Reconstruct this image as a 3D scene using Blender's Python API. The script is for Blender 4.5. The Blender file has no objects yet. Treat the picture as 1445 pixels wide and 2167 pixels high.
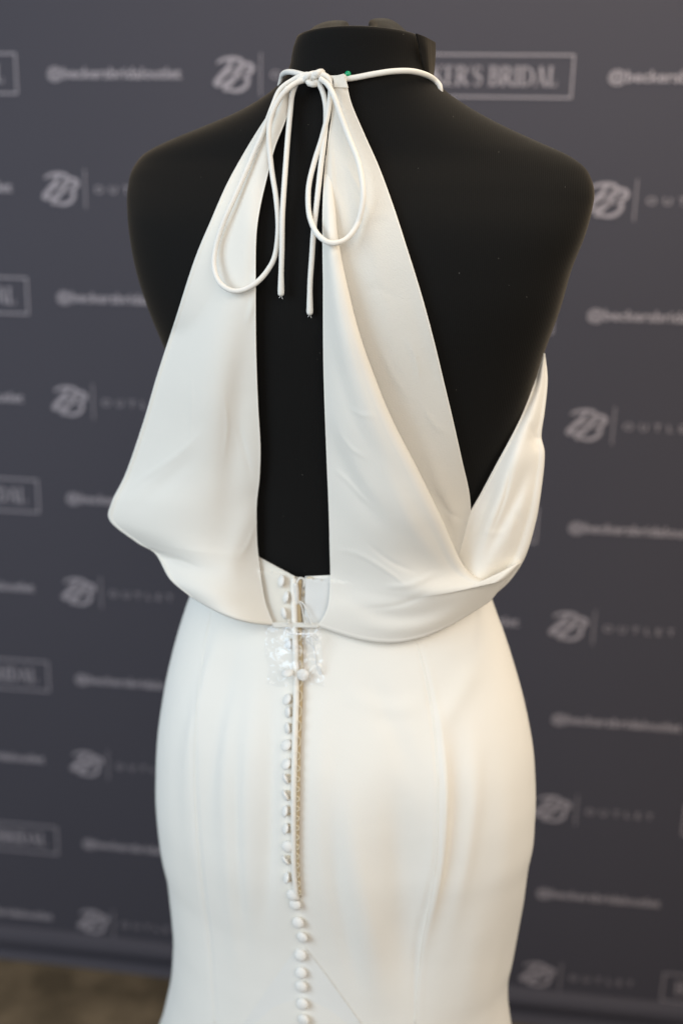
import bpy, bmesh, math, random
import numpy as np
from mathutils import Vector, Matrix
from mathutils.bvhtree import BVHTree
random.seed(4); rng = np.random.default_rng(4)
sc = bpy.context.scene
col = sc.collection

# ------------------------------------------------------------------ camera
FPX = 2100.0
TH, RO = math.radians(14.8), math.radians(1.56)
CAM = np.array([0.0, 0.0, 1.37])
FW = np.array([0, math.cos(TH), -math.sin(TH)])
r0 = np.array([1.0, 0, 0]); u0 = np.array([0, math.sin(TH), math.cos(TH)])
RT = math.cos(RO)*r0 + math.sin(RO)*u0
UP = -math.sin(RO)*r0 + math.cos(RO)*u0
cd = bpy.data.cameras.new('camera'); cam = bpy.data.objects.new('camera', cd); col.objects.link(cam)
cam.matrix_world = Matrix(((RT[0], UP[0], -FW[0], CAM[0]), (RT[1], UP[1], -FW[1], CAM[1]), (RT[2], UP[2], -FW[2], CAM[2]), (0, 0, 0, 1)))
cd.sensor_fit = 'VERTICAL'; cd.sensor_height = 36.0; cd.lens = 36.0*FPX/2167.0
cd.clip_start = 0.02; cd.clip_end = 50
cd.dof.use_dof = True; cd.dof.focus_distance = 0.83; cd.dof.aperture_fstop = 2.3
sc.camera = cam
# ------------------------------------------------------------------ light
w = bpy.data.worlds.new('World'); sc.world = w; w.use_nodes = True
bg = w.node_tree.nodes['Background']; bg.inputs[0].default_value = (0.86, 0.90, 1.0, 1); bg.inputs[1].default_value = 0.36

def lamp(name, loc, aim, size, power, colr, size_y=None):
    d = bpy.data.lights.new(name, 'AREA'); d.energy = power; d.color = colr; d.size = size
    if size_y: d.shape = 'RECTANGLE'; d.size_y = size_y
    o = bpy.data.objects.new(name, d); col.objects.link(o); o.location = loc
    o.rotation_euler = (Vector(aim)-Vector(loc)).to_track_quat('-Z', 'Y').to_euler()
    return o
lamp('window_light', (-1.7, -0.25, 1.75), (0, 0.95, 1.0), 1.3, 30, (0.66, 0.84, 1.0), 1.5)
lamp('room_light', (1.7, 0.35, 1.75), (0.1, 0.95, 0.95), 0.8, 10.5, (1.0, 0.80, 0.52), 1.1)
lamp('ceiling_light', (0.4, 1.15, 2.6), (0.1, 0.95, 1.2), 1.0, 20, (1.0, 0.82, 0.60), 0.8)
lamp('front_light', (0.25, -0.75, 1.95), (0, 0.95, 1.1), 1.6, 19, (1.0, 0.92, 0.82), 1.3)
sc.view_settings.view_transform = 'Standard'; sc.view_settings.look = 'None'
sc.view_settings.exposure = 0.0; sc.view_settings.gamma = 1.0

# ------------------------------------------------------------------ helpers
def at(u, v, Y):
    u = np.asarray(u, float); v = np.asarray(v, float); Y = np.asarray(Y, float)
    d = FW + ((u-722.5)/FPX)[..., None]*RT - ((v-1083.5)/FPX)[..., None]*UP
    return CAM + d*(Y/d[..., 1])[..., None]
def proj(P):
    q = np.asarray(P) - CAM; wd = q@FW
    return 722.5+FPX*(q@RT)/wd, 1083.5-FPX*(q@UP)/wd

def link(name, me, mat=None, parent=None, smooth=True):
    o = bpy.data.objects.new(name, me); col.objects.link(o)
    if mat: me.materials.append(mat)
    if smooth: me.polygons.foreach_set('use_smooth', [True]*len(me.polygons))
    if parent: o.parent = parent; o.matrix_parent_inverse = parent.matrix_world.inverted()
    return o
def mesh_from(V, F):
    me = bpy.data.meshes.new('m'); me.from_pydata([tuple(map(float, p)) for p in V], [], [tuple(int(i) for i in f) for f in F]); me.update(); return me
def grid_faces(n, m, close=False):
    F = []
    for i in range(n-1):
        for j in range(m if close else m-1):
            a = i*m+j; b = i*m+(j+1) % m
            F.append((a, b, b+m, a+m))
    return F
def empty(name, loc, label=None, cat=None, group=None):
    o = bpy.data.objects.new(name, None); col.objects.link(o); o.location = loc; o.empty_display_size = .05
    bpy.context.view_layer.update()
    if label: o['label'] = label
    if cat: o['category'] = cat
    if group: o['group'] = group
    return o
def tag(o, label, cat, group=None):
    o['label'] = label; o['category'] = cat
    if group: o['group'] = group
    return o

def crom(P, t):
    """Catmull-Rom through rows of P (n, k) at parameters t in [0, n-1]"""
    P = np.asarray(P, float); n = len(P); t = np.clip(np.asarray(t, float), 0, n-1-1e-9)
    i = np.floor(t).astype(int); f = (t-i)[:, None]
    g = lambda k: P[np.clip(k, 0, n-1)]
    a, b, c, d = g(i-1), g(i), g(i+1), g(i+2)
    return 0.5*((2*b)+(c-a)*f+(2*a-5*b+4*c-d)*f*f+(3*b-a-3*c+d)*f**3)
def resample(P, n, sharp=8):
    """n points evenly spaced along the spline through P"""
    P = np.asarray(P, float); Q = crom(P, np.linspace(0, len(P)-1, (len(P)-1)*sharp+1))
    s = np.r_[0, np.cumsum(np.linalg.norm(np.diff(Q[:, :2], axis=0), axis=1))]
    tt = np.linspace(0, s[-1], n)
    return np.stack([np.interp(tt, s, Q[:, k]) for k in range(Q.shape[1])], 1)

def tube_mesh(path, r, seg=10, cap=True, close=False):
    path = np.asarray(path, float); n = len(path)
    rr = np.full(n, r) if np.isscalar(r) else np.asarray(r, float)
    if close: T = np.roll(path, -1, 0)-np.roll(path, 1, 0)
    else: T = np.gradient(path, axis=0)
    T /= np.linalg.norm(T, axis=1)[:, None]+1e-12
    nrm = np.cross(T[0], [0.3, 0.2, 0.9]); nrm /= np.linalg.norm(nrm)
    V = []
    for i in range(n):
        nrm = nrm-T[i]*(nrm@T[i]); nrm /= np.linalg.norm(nrm)+1e-12
        b = np.cross(T[i], nrm)
        for k in range(seg):
            a = 2*math.pi*k/seg
            V.append(path[i]+rr[i]*(math.cos(a)*nrm+math.sin(a)*b))
    F = grid_faces(n, seg, True)
    if close: F += [((n-1)*seg+k, (n-1)*seg+(k+1) % seg, (k+1) % seg, k) for k in range(seg)]
    elif cap:
        F.append(tuple(range(seg-1, -1, -1))); F.append(tuple((n-1)*seg+k for k in range(seg)))
    return V, F
def tube(name, path, r, mat, parent, seg=10, close=False):
    V, F = tube_mesh(path, r, seg, close=close)
    return link(name, mesh_from(V, F), mat, parent)
def dome_tips(path, r, k=5):
    """extra points and radii that round both ends of a tube"""
    path = np.asarray(path, float); n = len(path); rr = np.full(n, r)
    d = (path[-1]-path[-2]); d /= np.linalg.norm(d); e = (path[0]-path[1]); e /= np.linalg.norm(e)
    A = [path[-1]+d*r*math.sin(a) for a in np.linspace(0, math.pi/2*.97, k)[1:]]
    ra = [r*math.cos(a) for a in np.linspace(0, math.pi/2*.97, k)[1:]]
    B = [path[0]+e*r*math.sin(a) for a in np.linspace(0, math.pi/2*.97, k)[1:]][::-1]
    return np.r_[B, path, A], np.r_[ra[::-1], rr, ra]

# ------------------------------------------------------------------ materials
def mat(name):
    m = bpy.data.materials.new(name); m.use_nodes = True
    nt = m.node_tree; return m, nt, nt.nodes['Principled BSDF']
def node(nt, t, **k):
    n = nt.nodes.new(t)
    for a, b in k.items(): setattr(n, a, b)
    return n
def fabric(name, base, var=.03, sheen=.08, bump=.25, trans=0.0, see=0.0, weave=True):
    m, nt, p = mat(name); L = nt.links.new
    tc = node(nt, 'ShaderNodeTexCoord')
    n1 = node(nt, 'ShaderNodeTexNoise'); n1.inputs['Scale'].default_value = 14; n1.inputs['Detail'].default_value = 5
    L(tc.outputs['Object'], n1.inputs['Vector'])
    r = node(nt, 'ShaderNodeMixRGB'); r.inputs[1].default_value = (*[c*(1-var) for c in base], 1); r.inputs[2].default_value = (*[min(1, c*(1+var)) for c in base], 1)
    L(n1.outputs['Fac'], r.inputs[0]); L(r.outputs[0], p.inputs['Base Color'])
    p.inputs['Roughness'].default_value = .9; p.inputs['Specular IOR Level'].default_value = .10
    p.inputs['Sheen Weight'].default_value = sheen; p.inputs['Sheen Roughness'].default_value = .45
    n2 = node(nt, 'ShaderNodeTexNoise'); n2.inputs['Scale'].default_value = 900; n2.inputs['Detail'].default_value = 3
    n3 = node(nt, 'ShaderNodeTexNoise'); n3.inputs['Scale'].default_value = 22; n3.inputs['Detail'].default_value = 4
    L(tc.outputs['Object'], n2.inputs['Vector']); L(tc.outputs['Object'], n3.inputs['Vector'])
    b1 = node(nt, 'ShaderNodeBump'); b1.inputs['Strength'].default_value = bump; b1.inputs['Distance'].default_value = .0004
    b2 = node(nt, 'ShaderNodeBump'); b2.inputs['Strength'].default_value = .30; b2.inputs['Distance'].default_value = .0022
    L(n2.outputs['Fac'], b1.inputs['Height']); L(n3.outputs['Fac'], b2.inputs['Height']); L(b2.outputs['Normal'], b1.inputs['Normal'])
    L(b1.outputs['Normal'], p.inputs['Normal'])
    out = nt.nodes['Material Output']; last = p.outputs[0]
    if trans:
        t = node(nt, 'ShaderNodeBsdfTranslucent'); t.inputs['Color'].default_value = (*base, 1)
        mx = node(nt, 'ShaderNodeMixShader'); mx.inputs[0].default_value = trans
        L(last, mx.inputs[1]); L(t.outputs[0], mx.inputs[2]); last = mx.outputs[0]
    if see:
        t = node(nt, 'ShaderNodeBsdfTransparent')
        mx = node(nt, 'ShaderNodeMixShader'); mx.inputs[0].default_value = see
        L(last, mx.inputs[1]); L(t.outputs[0], mx.inputs[2]); last = mx.outputs[0]
    L(last, out.inputs['Surface'])
    return m
IVORY = (.86, .825, .75)
M_skirt = fabric('ivory_crepe', IVORY)
M_drape = fabric('ivory_drape', IVORY, trans=.12, see=.035)
M_thin = fabric('ivory_single_layer', IVORY, trans=.12, see=.20, bump=1.0)
M_godet = fabric('godet_crepe', (.85, .83, .775))
M_button = fabric('covered_button', (.85, .825, .77), sheen=.3)
M_cord = fabric('satin_cord', (.76, .735, .68), sheen=.2, bump=.1)
M_lining_shade = fabric('ivory_lining_shaded', (.72, .675, .59), sheen=.1)  # beige lining, darkened in its colour for the shade inside the opening
M_bodice_shade = fabric('bodice_ivory_shaded', (.70, .69, .655), sheen=.1)  # bodice ivory greyed down, shade of the opening put into the colour
M_beige = fabric('zip_tape_beige', (.47, .36, .215), sheen=0, bump=.4)
M_loop = fabric('loop_elastic', (.72, .62, .46), sheen=0)
M_thread = fabric('white_thread', (.86, .86, .85), sheen=0)

m, nt, p = mat('black_jersey'); M_black = m; L = nt.links.new
p.inputs['Roughness'].default_value = .85; p.inputs['Specular IOR Level'].default_value = .12
p.inputs['Sheen Weight'].default_value = .16; p.inputs['Sheen Roughness'].default_value = .35
p.inputs['Sheen Tint'].default_value = (1.0, .86, .66, 1)
tc = node(nt, 'ShaderNodeTexCoord')
wv = node(nt, 'ShaderNodeTexWave'); wv.bands_direction = 'X'; wv.inputs['Scale'].default_value = 190; wv.inputs['Distortion'].default_value = .6; wv.inputs['Detail Scale'].default_value = 3
L(tc.outputs['Object'], wv.inputs['Vector'])
bp = node(nt, 'ShaderNodeBump'); bp.inputs['Strength'].default_value = .18; bp.inputs['Distance'].default_value = .0005
L(wv.outputs['Fac'], bp.inputs['Height']); L(bp.outputs['Normal'], p.inputs['Normal'])
vo = node(nt, 'ShaderNodeTexVoronoi'); vo.inputs['Scale'].default_value = 95
L(tc.outputs['Object'], vo.inputs['Vector'])
vr = node(nt, 'ShaderNodeMath', operation='LESS_THAN'); vr.inputs[1].default_value = .028; L(vo.outputs['Distance'], vr.inputs[0])
n4 = node(nt, 'ShaderNodeTexNoise'); n4.inputs['Scale'].default_value = 30; L(tc.outputs['Object'], n4.inputs['Vector'])
gt = node(nt, 'ShaderNodeMath', operation='GREATER_THAN'); gt.inputs[1].default_value = .50; L(n4.outputs['Fac'], gt.inputs[0])
ml = node(nt, 'ShaderNodeMath', operation='MULTIPLY'); L(vr.outputs[0], ml.inputs[0]); L(gt.outputs[0], ml.inputs[1])
mx = node(nt, 'ShaderNodeMixRGB'); mx.inputs[1].default_value = (.0058, .0054, .0050, 1); mx.inputs[2].default_value = (.16, .15, .13, 1)
L(ml.outputs[0], mx.inputs[0]); L(mx.outputs[0], p.inputs['Base Color'])

# ------------------------------------------------------------------ body lofts
PSI = math.radians(15)
EX = np.array([math.cos(PSI), -math.sin(PSI), 0]); EB = np.array([-math.sin(PSI), -math.cos(PSI), 0])
def curve(tab):
    tab = np.array(tab, float); return lambda x: np.interp(x, tab[:, 0], tab[:, 1])
def smooth_curve(tab):
    tab = np.array(tab, float); X, Yv = tab[:, 0], tab[:, 1]; h = np.diff(X); d = np.diff(Yv)/h
    m_ = np.zeros(len(X)); m_[1:-1] = (h[1:]*d[:-1]+h[:-1]*d[1:])/(h[1:]+h[:-1]); m_[0], m_[-1] = d[0], d[-1]
    def f(x):
        x = np.clip(x, X[0], X[-1]); i = np.clip(np.searchsorted(X, x, side='right')-1, 0, len(X)-2); t = (x-X[i])/h[i]
        return (2*t**3-3*t*t+1)*Yv[i]+(t**3-2*t*t+t)*h[i]*m_[i]+(-2*t**3+3*t*t)*Yv[i+1]+(t**3-t*t)*h[i]*m_[i+1]
    return f
def loft(zs, uL, uR, bz, yz, nz, seg=160, it=14, extra=0.0):
    """rings of a body whose left and right outline fall on uL(v), uR(v); bz half depth, yz centre, nz squareness"""
    ph = np.linspace(0, 2*math.pi, seg, endpoint=False); rings = []
    cx, W = 0.0, .12
    for z in zs:
        b, yc, n = bz(z), yz(z), nz(z)
        for _ in range(it):
            sp = max(W*W-(b*math.sin(PSI))**2, 1e-4); a = math.sqrt(sp)/math.cos(PSI)
            c, s = np.cos(ph), np.sin(ph)
            X = a*np.sign(c)*np.abs(c)**(2/n); B = b*np.sign(s)*np.abs(s)**(2/n)
            P = np.array([cx, yc, z])+X[:, None]*EX+B[:, None]*EB
            u, v = proj(P); i, j = u.argmin(), u.argmax(); sz = yc/FPX
            eL = uL(v[i])-u[i]; eR = uR(v[j])-u[j]
            cx += .8*(eL+eR)/2*sz; W = max(.02, W+.8*(eR-eL)/2*sz)
        if extra: P = P+extra*(P-np.array([cx, yc, z]))/np.linalg.norm(P-np.array([cx, yc, z]), axis=1)[:, None]
        rings.append(P)
    return np.array(rings)

tL = smooth_curve([(40, 634), (75, 629), (103, 620), (150, 610), (172, 597), (200, 566), (235, 508), (268, 432), (298, 358), (322, 311), (352, 284), (395, 271), (450, 270), (510, 276), (580, 290), (660, 316), (742, 350), (830, 385), (950, 425), (1050, 448), (1150, 452), (1250, 440), (1350, 405), (1500, 365), (1700, 350), (2000, 380)])
tR = smooth_curve([(40, 885), (75, 893), (103, 898), (150, 908), (172, 922), (190, 938), (215, 972), (245, 1022), (275, 1082), (305, 1148), (330, 1203), (352, 1234), (380, 1251), (410, 1257), (440, 1253), (490, 1240), (570, 1209), (650, 1186), (750, 1150), (850, 1122), (950, 1096), (1050, 1060), (1150, 1030), (1250, 1018), (1350, 1045), (1500, 1090), (1700, 1112), (2000, 1080)])
bz = smooth_curve([(0.0, .1), (.70, .10), (.87, .105), (1.04, .082), (1.15, .090), (1.25, .100), (1.34, .103), (1.39, .095), (1.42, .082), (1.45, .066), (1.48, .058), (1.60, .055)])
yz = smooth_curve([(0.0, .94), (.70, .94), (.87, .94), (1.04, .955), (1.15, .955), (1.25, .950), (1.34, .945), (1.39, .945), (1.42, .945), (1.45, .945), (1.48, .942), (1.60, .935)])
nz = smooth_curve([(0.0, 2.0), (.87, 2.0), (1.10, 2.15), (1.25, 2.5), (1.34, 2.8), (1.39, 2.6), (1.42, 2.2), (1.45, 2.0), (1.60, 2.0)])
ZTOP = 1.5445
zs = np.r_[np.linspace(.72, 1.355, 110), np.linspace(1.358, 1.478, 42), np.linspace(1.484, ZTOP, 11)]
torso = loft(zs, tL, tR, bz, yz, nz, 200)
# rounded neck rim and a sunken cap
top = torso[-1]; c0 = top.mean(0)
caps = [c0+(top-c0)*k+np.array([0, 0, dz]) for k, dz in ((.985, .0022), (.955, .0030), (.90, .0025), (.6, .001), (.2, 0))]
torso = np.concatenate([torso, np.array(caps)])

# skirt
kL = smooth_curve([(1100, 475), (1180, 440), (1250, 408), (1270, 400), (1330, 380), (1400, 361), (1480, 345), (1560, 334), (1640, 330), (1700, 330), (1760, 335), (1810, 342), (1850, 352), (1910, 360), (1960, 365), (1985, 367), (2030, 366), (2080, 362), (2130, 352), (2167, 343), (2300, 300), (2600, 180), (3200, -50), (4200, -300)])
kR = smooth_curve([(1100, 985), (1180, 1010), (1250, 1032), (1272, 1041), (1300, 1051), (1350, 1069), (1410, 1088), (1470, 1105), (1530, 1118), (1590, 1128), (1650, 1132), (1700, 1133), (1740, 1131), (1790, 1127), (1830, 1118), (1880, 1111), (1930, 1104), (1990, 1095), (2030, 1088), (2070, 1079), (2100, 1077), (2167, 1081), (2300, 1110), (2600, 1200), (3200, 1400), (4200, 1700)])
sb = smooth_curve([(0.0, .30), (.30, .19), (.55, .122), (.70, .112), (.80, .116), (.90, .114), (.98, .100), (1.06, .090), (1.2, .09)])
sy = smooth_curve([(0.0, .98), (.30, .95), (.55, .935), (.70, .935), (.80, .932), (.90, .935), (.98, .945), (1.06, .955), (1.2, .955)])
sn = lambda z: 2.0
FS = .52
def fold_field(u, v, folds):
    """height in metres (towards the viewer's side of the cloth) from a list of (points, width, height)"""
    h = np.zeros_like(u)
    for pts, wd, amp in folds:
        pts = crom(np.array(pts, float), np.linspace(0, len(pts)-1, (len(pts)-1)*6+1))
        n = len(pts); best = np.full(u.shape, 1e9); bt = np.zeros_like(u)
        for i in range(n-1):
            a, b = pts[i], pts[i+1]; d = b-a; L2 = d@d+1e-9
            t = np.clip(((u-a[0])*d[0]+(v-a[1])*d[1])/L2, 0, 1)
            q = np.hypot(u-a[0]-t*d[0], v-a[1]-t*d[1]); m_ = q < best
            best = np.where(m_, q, best); bt = np.where(m_, (i+t)/(n-1), bt)
        tap = np.clip(np.minimum(bt, 1-bt)/.42, 0, 1); tap = tap*tap*(3-2*tap)
        h += amp*FS*tap*np.exp(-(best/wd)**2)
    return h
seamR = [(872, 1330), (884, 1366), (905, 1450), (920, 1550), (926, 1650), (924, 1800), (910, 1900), (892, 2000), (882, 2100), (878, 2167), (874, 2300)]
seamL = [(448, 1285), (428, 1400), (413, 1550), (413, 1700), (425, 1850), (443, 2000), (455, 2167), (460, 2300)]
skirt_folds = [
    ([(480, 1270), (452, 1380), (425, 1480), (400, 1600), (392, 1760)], 15, .0045), ([(510, 1300), (485, 1430), (455, 1560), (440, 1720), (455, 1900)], 18, -.0035),
    ([(550, 1330), (535, 1500), (525, 1700), (530, 1900), (540, 2060)], 22, .0035), ([(578, 1400), (572, 1600), (568, 1800), (560, 2000)], 17, -.0045),
    ([(490, 1400), (480, 1600), (485, 1800), (500, 2000), (515, 2150)], 20, .0030), ([(505, 1500), (500, 1700), (508, 1900), (530, 2080)], 12, -.002),
    ([(380, 1480), (372, 1640), (382, 1800), (408, 2000)], 14, -.0018),
    ([(720, 1460), (820, 1500), (915, 1482)], 18, .0012), ([(760, 1400), (830, 1540), (900, 1700)], 26, -.0018),
    ([(1030, 1360), (970, 1470), (910, 1560)], 22, .002),
    ([(830, 1540), (846, 1720), (862, 1900), (872, 2060), (880, 2200)], 48, -.0095), ([(925, 1480), (938, 1660), (925, 1850), (895, 2050)], 20, .0055),
    ([(965, 1500), (966, 1700), (950, 1860), (912, 2060)], 20, -.0050), ([(1000, 1500), (1000, 1680), (975, 1850), (940, 2010)], 20, .0035),
    ([(730, 1620), (745, 1800), (780, 1990), (810, 2160)], 30, .0045), ([(700, 1700), (712, 1860), (740, 2010), (765, 2120)], 16, -.002),
    ([(690, 1400), (676, 1600), (676, 1800), (690, 2000)], 26, .0025),
    ([(1110, 1900), (1075, 2060), (1060, 2200)], 22, -.004), ([(1030, 1860), (1000, 2020), (985, 2180)], 30, .003), ([(1070, 1600), (1065, 1820), (1030, 2040)], 30, .003),
    (seamR, 5, -.0026), (seamL, 5, -.0020), ([(u+9, v) for u, v in seamR], 8, .0016)]
szs = np.r_[np.linspace(0.006, .45, 40), np.linspace(.455, 1.075, 156)]
skirt = loft(szs, kL, kR, sb, sy, sn, 420)
def displace(P, folds, Y0=1.0):
    u, v = proj(P); h = fold_field(u, v, folds)
    c = P.mean(1, keepdims=True); d = P-c; d /= np.linalg.norm(d, axis=2)[..., None]
    toward = np.clip((d@np.array([0, -1, 0.]))*2.0+.1, 0, 1)
    return P+d*(1.6*h*toward)[..., None]
skirt = displace(skirt, skirt_folds)
# hem waves near the floor
ph = np.linspace(0, 2*math.pi, skirt.shape[1], endpoint=False)
wz = np.clip((.5-szs)/.5, 0, 1)[:, None]
cen = skirt.mean(1, keepdims=True); skirt = cen+(skirt-cen)*(1+wz*.06*np.sin(ph*9)[None]**1)[..., None]

def bvh(*rings):
    V = []; F = []
    for r in rings:
        o = len(V); n, m_ = r.shape[:2]; V += [tuple(p) for p in r.reshape(-1, 3)]
        F += [tuple(i+o for i in f) for f in grid_faces(n, m_, True)]
    return BVHTree.FromPolygons(V, F)
T_body = bvh(torso); T_all = bvh(torso, skirt)
def body_Y(u, v, tree=None, miss=9.0):
    tree = tree or T_all; u = np.asarray(u, float); v = np.asarray(v, float); out = np.full(u.shape, miss)
    D = FW + ((u-722.5)/FPX)[..., None]*RT - ((v-1083.5)/FPX)[..., None]*UP
    for idx in np.ndindex(u.shape):
        hit = tree.ray_cast(Vector(CAM), Vector(D[idx]).normalized())
        if hit[0] is not None: out[idx] = hit[0].y
    return out

# ------------------------------------------------------------------ setting: floor, banner
m, nt, p = mat('carpet'); L = nt.links.new; M_floor = m
tc = node(nt, 'ShaderNodeTexCoord'); n1 = node(nt, 'ShaderNodeTexNoise'); n1.inputs['Scale'].default_value = 9; n1.inputs['Detail'].default_value = 8
L(tc.outputs['Object'], n1.inputs['Vector'])
cr = node(nt, 'ShaderNodeValToRGB'); cr.color_ramp.elements[0].position = .38; cr.color_ramp.elements[0].color = (.075, .058, .038, 1)
cr.color_ramp.elements[1].position = .66; cr.color_ramp.elements[1].color = (.17, .13, .085, 1)
L(n1.outputs['Fac'], cr.inputs[0]); L(cr.outputs[0], p.inputs['Base Color']); p.inputs['Roughness'].default_value = .95; p.inputs['Specular IOR Level'].default_value = .1
n2 = node(nt, 'ShaderNodeTexNoise'); n2.inputs['Scale'].default_value = 260; L(tc.outputs['Object'], n2.inputs['Vector'])
b = node(nt, 'ShaderNodeBump'); b.inputs['Distance'].default_value = .004; L(n2.outputs['Fac'], b.inputs['Height']); L(b.outputs[0], p.inputs['Normal'])
V = [(-4, -3, 0), (4, -3, 0), (4, 4, 0), (-4, 4, 0)]
fl = link('floor', mesh_from(V, [(0, 1, 2, 3)]), M_floor, smooth=False); fl['kind'] = 'structure'

m, nt, p = mat('banner_cloth'); L = nt.links.new; M_banner = m
tc = node(nt, 'ShaderNodeTexCoord'); n1 = node(nt, 'ShaderNodeTexNoise'); n1.inputs['Scale'].default_value = 2.2
L(tc.outputs['Object'], n1.inputs['Vector'])
mx = node(nt, 'ShaderNodeMixRGB'); mx.inputs[1].default_value = (.056, .054, .068, 1); mx.inputs[2].default_value = (.064, .061, .076, 1)
L(n1.outputs['Fac'], mx.inputs[0]); L(mx.outputs[0], p.inputs['Base Color'])
p.inputs['Roughness'].default_value = .8; p.inputs['Specular IOR Level'].default_value = .25
n2 = node(nt, 'ShaderNodeTexNoise'); n2.inputs['Scale'].default_value = 700; L(tc.outputs['Object'], n2.inputs['Vector'])
b = node(nt, 'ShaderNodeBump'); b.inputs['Distance'].default_value = .0006; b.inputs['Strength'].default_value = .5; L(n2.outputs['Fac'], b.inputs['Height']); L(b.outputs[0], p.inputs['Normal'])
m, nt, p = mat('banner_ink'); M_ink = m
p.inputs['Base Color'].default_value = (.33, .30, .33, 1); p.inputs['Roughness'].default_value = .7

BYAW = math.radians(7.0); BH = np.array([math.cos(BYAW), -math.sin(BYAW), 0]); BN = np.array([-math.sin(BYAW), -math.cos(BYAW), 0]); BP = np.array([0, 1.6, 0])
banner = empty('banner', tuple(BP), 'dark blue grey step and repeat banner with shop names hanging behind the mannequin', 'banner')
def sag(s, z): return .0035*np.sin(s*5.1+z*1.3)+.0025*np.sin(s*2.3-z*4.2+1)
def bp_(s, z, off=0.0):
    s = np.asarray(s, float); z = np.asarray(z, float)
    return BP+s[..., None]*BH+z[..., None]*np.array([0, 0, 1])+(sag(s, z)+off)[..., None]*BN
S, Z = np.meshgrid(np.linspace(-1.5, 1.5, 90), np.linspace(.062, 2.35, 60)); G = bp_(S, Z)
link('cloth', mesh_from(G.reshape(-1, 3), grid_faces(60, 90)), M_banner, banner)
# bottom pole in its sleeve, and the loose end of the cloth that falls to the floor
ss = np.linspace(-1.5, 1.5, 80); prof = []
for k, (o, z) in enumerate([(0.001, .064), (.006, .061), (.013, .054), (.017, .044), (.016, .032), (.010, .024), (.014, .010), (.022, .003)]):
    prof.append(bp_(ss, np.full(80, z)+.0015*np.sin(ss*9+k), o*(1+.06*np.sin(ss*4))))
link('pole_sleeve', mesh_from(np.array(prof).reshape(-1, 3), grid_faces(len(prof), 80)), M_banner, banner)

def strip(P, wd, closed=False):
    """flat ribbon polygons along a 2-D polyline, constant or per point width"""
    P = np.asarray(P, float); n = len(P); wd = np.full(n, wd) if np.isscalar(wd) else np.asarray(wd)
    T = np.gradient(P, axis=0); T /= np.linalg.norm(T, axis=1)[:, None]+1e-12; N = np.stack([-T[:, 1], T[:, 0]], 1)
    V = np.concatenate([P+N*wd[:, None]/2, P-N*wd[:, None]/2]); F = [(i, i+1, n+i+1, n+i) for i in range(n-1)]
    return V, F
def merge(L_):
    V = []; F = []
    for v, f in L_:
        o = len(V); V += [tuple(x) for x in v]; F += [tuple(i+o for i in q) for q in f]
    return np.array(V), F
def rect(x0, y0, x1, y1): return np.array([(x0, y0), (x1, y0), (x1, y1), (x0, y1)], float), [(0, 1, 2, 3)]
def arc(cx, cy, rx, ry, a0, a1, n=14):
    a = np.radians(np.linspace(a0, a1, n)); return np.stack([cx+rx*np.cos(a), cy+ry*np.sin(a)], 1)
# serif capitals, unit height, thick and thin strokes
TK, TN = .17, .055
def serif(x, y, wd=.30): return rect(x-wd/2, y, x+wd/2, y+TN)
def stem(x, wd=TK): return [rect(x-wd/2, 0, x+wd/2, 1), serif(x, 0, wd+.16), serif(x, 1-TN, wd+.16)]
def bowl(x0, y0, y1, rx): 
    P = np.r_[[(x0, y0)], arc(x0+.12, (y0+y1)/2, rx, (y1-y0)/2, -90, 90, 16), [(x0, y1)]]
    k = len(P); wdt = TN+(TK-TN)*np.sin(np.linspace(0, math.pi, k))**2
    return strip(P, wdt)
def glyph(c):
    if c == 'B': return stem(.16)+[bowl(.16, .53, .975, .30), bowl(.16, .025, .53, .36)], .74
    if c == 'D': return stem(.16)+[bowl(.16, .025, .975, .50)], .86
    if c == 'R': return stem(.16)+[bowl(.16, .48, .975, .32), strip([(.36, .48), (.72, .03)], TK), serif(.76, 0, .2)], .84
    if c == 'E': return stem(.16)+[rect(.16, 0, .58, TN), rect(.16, 1-TN, .56, 1), rect(.16, .49, .46, .49+TN), rect(.53, 0, .58, .24), rect(.51, .78, .56, 1), rect(.43, .38, .46, .64)], .68
    if c == 'K': return stem(.16)+[strip([(.2, .42), (.66, .97)], TN*1.2), strip([(.33, .56), (.74, .03)], TK), serif(.66, 1-TN, .26), serif(.76, 0, .24)], .86
    if c == 'I': return stem(.16), .34
    if c == 'L': return stem(.16)+[rect(.16, 0, .60, TN), rect(.55, 0, .60, .28)], .66
    if c == 'A': return [strip([(.10, .02), (.40, 1)], TN*1.1), strip([(.40, 1), (.70, .02)], TK), rect(.20, .30, .60, .30+TN), serif(.10, 0, .22), serif(.71, 0, .28)], .84
    if c == 'C':
        P = arc(.46, .5, .38, .475, 48, 312, 24); return [strip(P, TN+(TK-TN)*np.sin(np.linspace(0, math.pi, 24))**2), rect(.68, .70, .73, .95)], .80
    if c == 'S':
        P = np.r_[arc(.30, .74, .20, .235, 20, 265, 14), arc(.30, .265, .22, .24, 88, -160, 14)]
        return [strip(P, TN+(TK-TN)*np.exp(-((np.arange(28)-13.5)/7)**2)), rect(.48, .74, .52, .97), rect(.07, .03, .11, .26)], .60
    if c == "'": return [strip([(.08, 1.0), (.05, .72)], .08)], .2
    if c == ' ': return [], .34
def serif_text(t, h, width=None):
    x = 0; parts = []
    for c in t:
        g, a = glyph(c)
        for v, f in g: parts.append((v+np.array([x, 0]), f))
        x += a+.04
    V, F = merge(parts); V = V*h
    if width: V[:, 0] *= width/V[:, 0].max()
    return V, F
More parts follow.
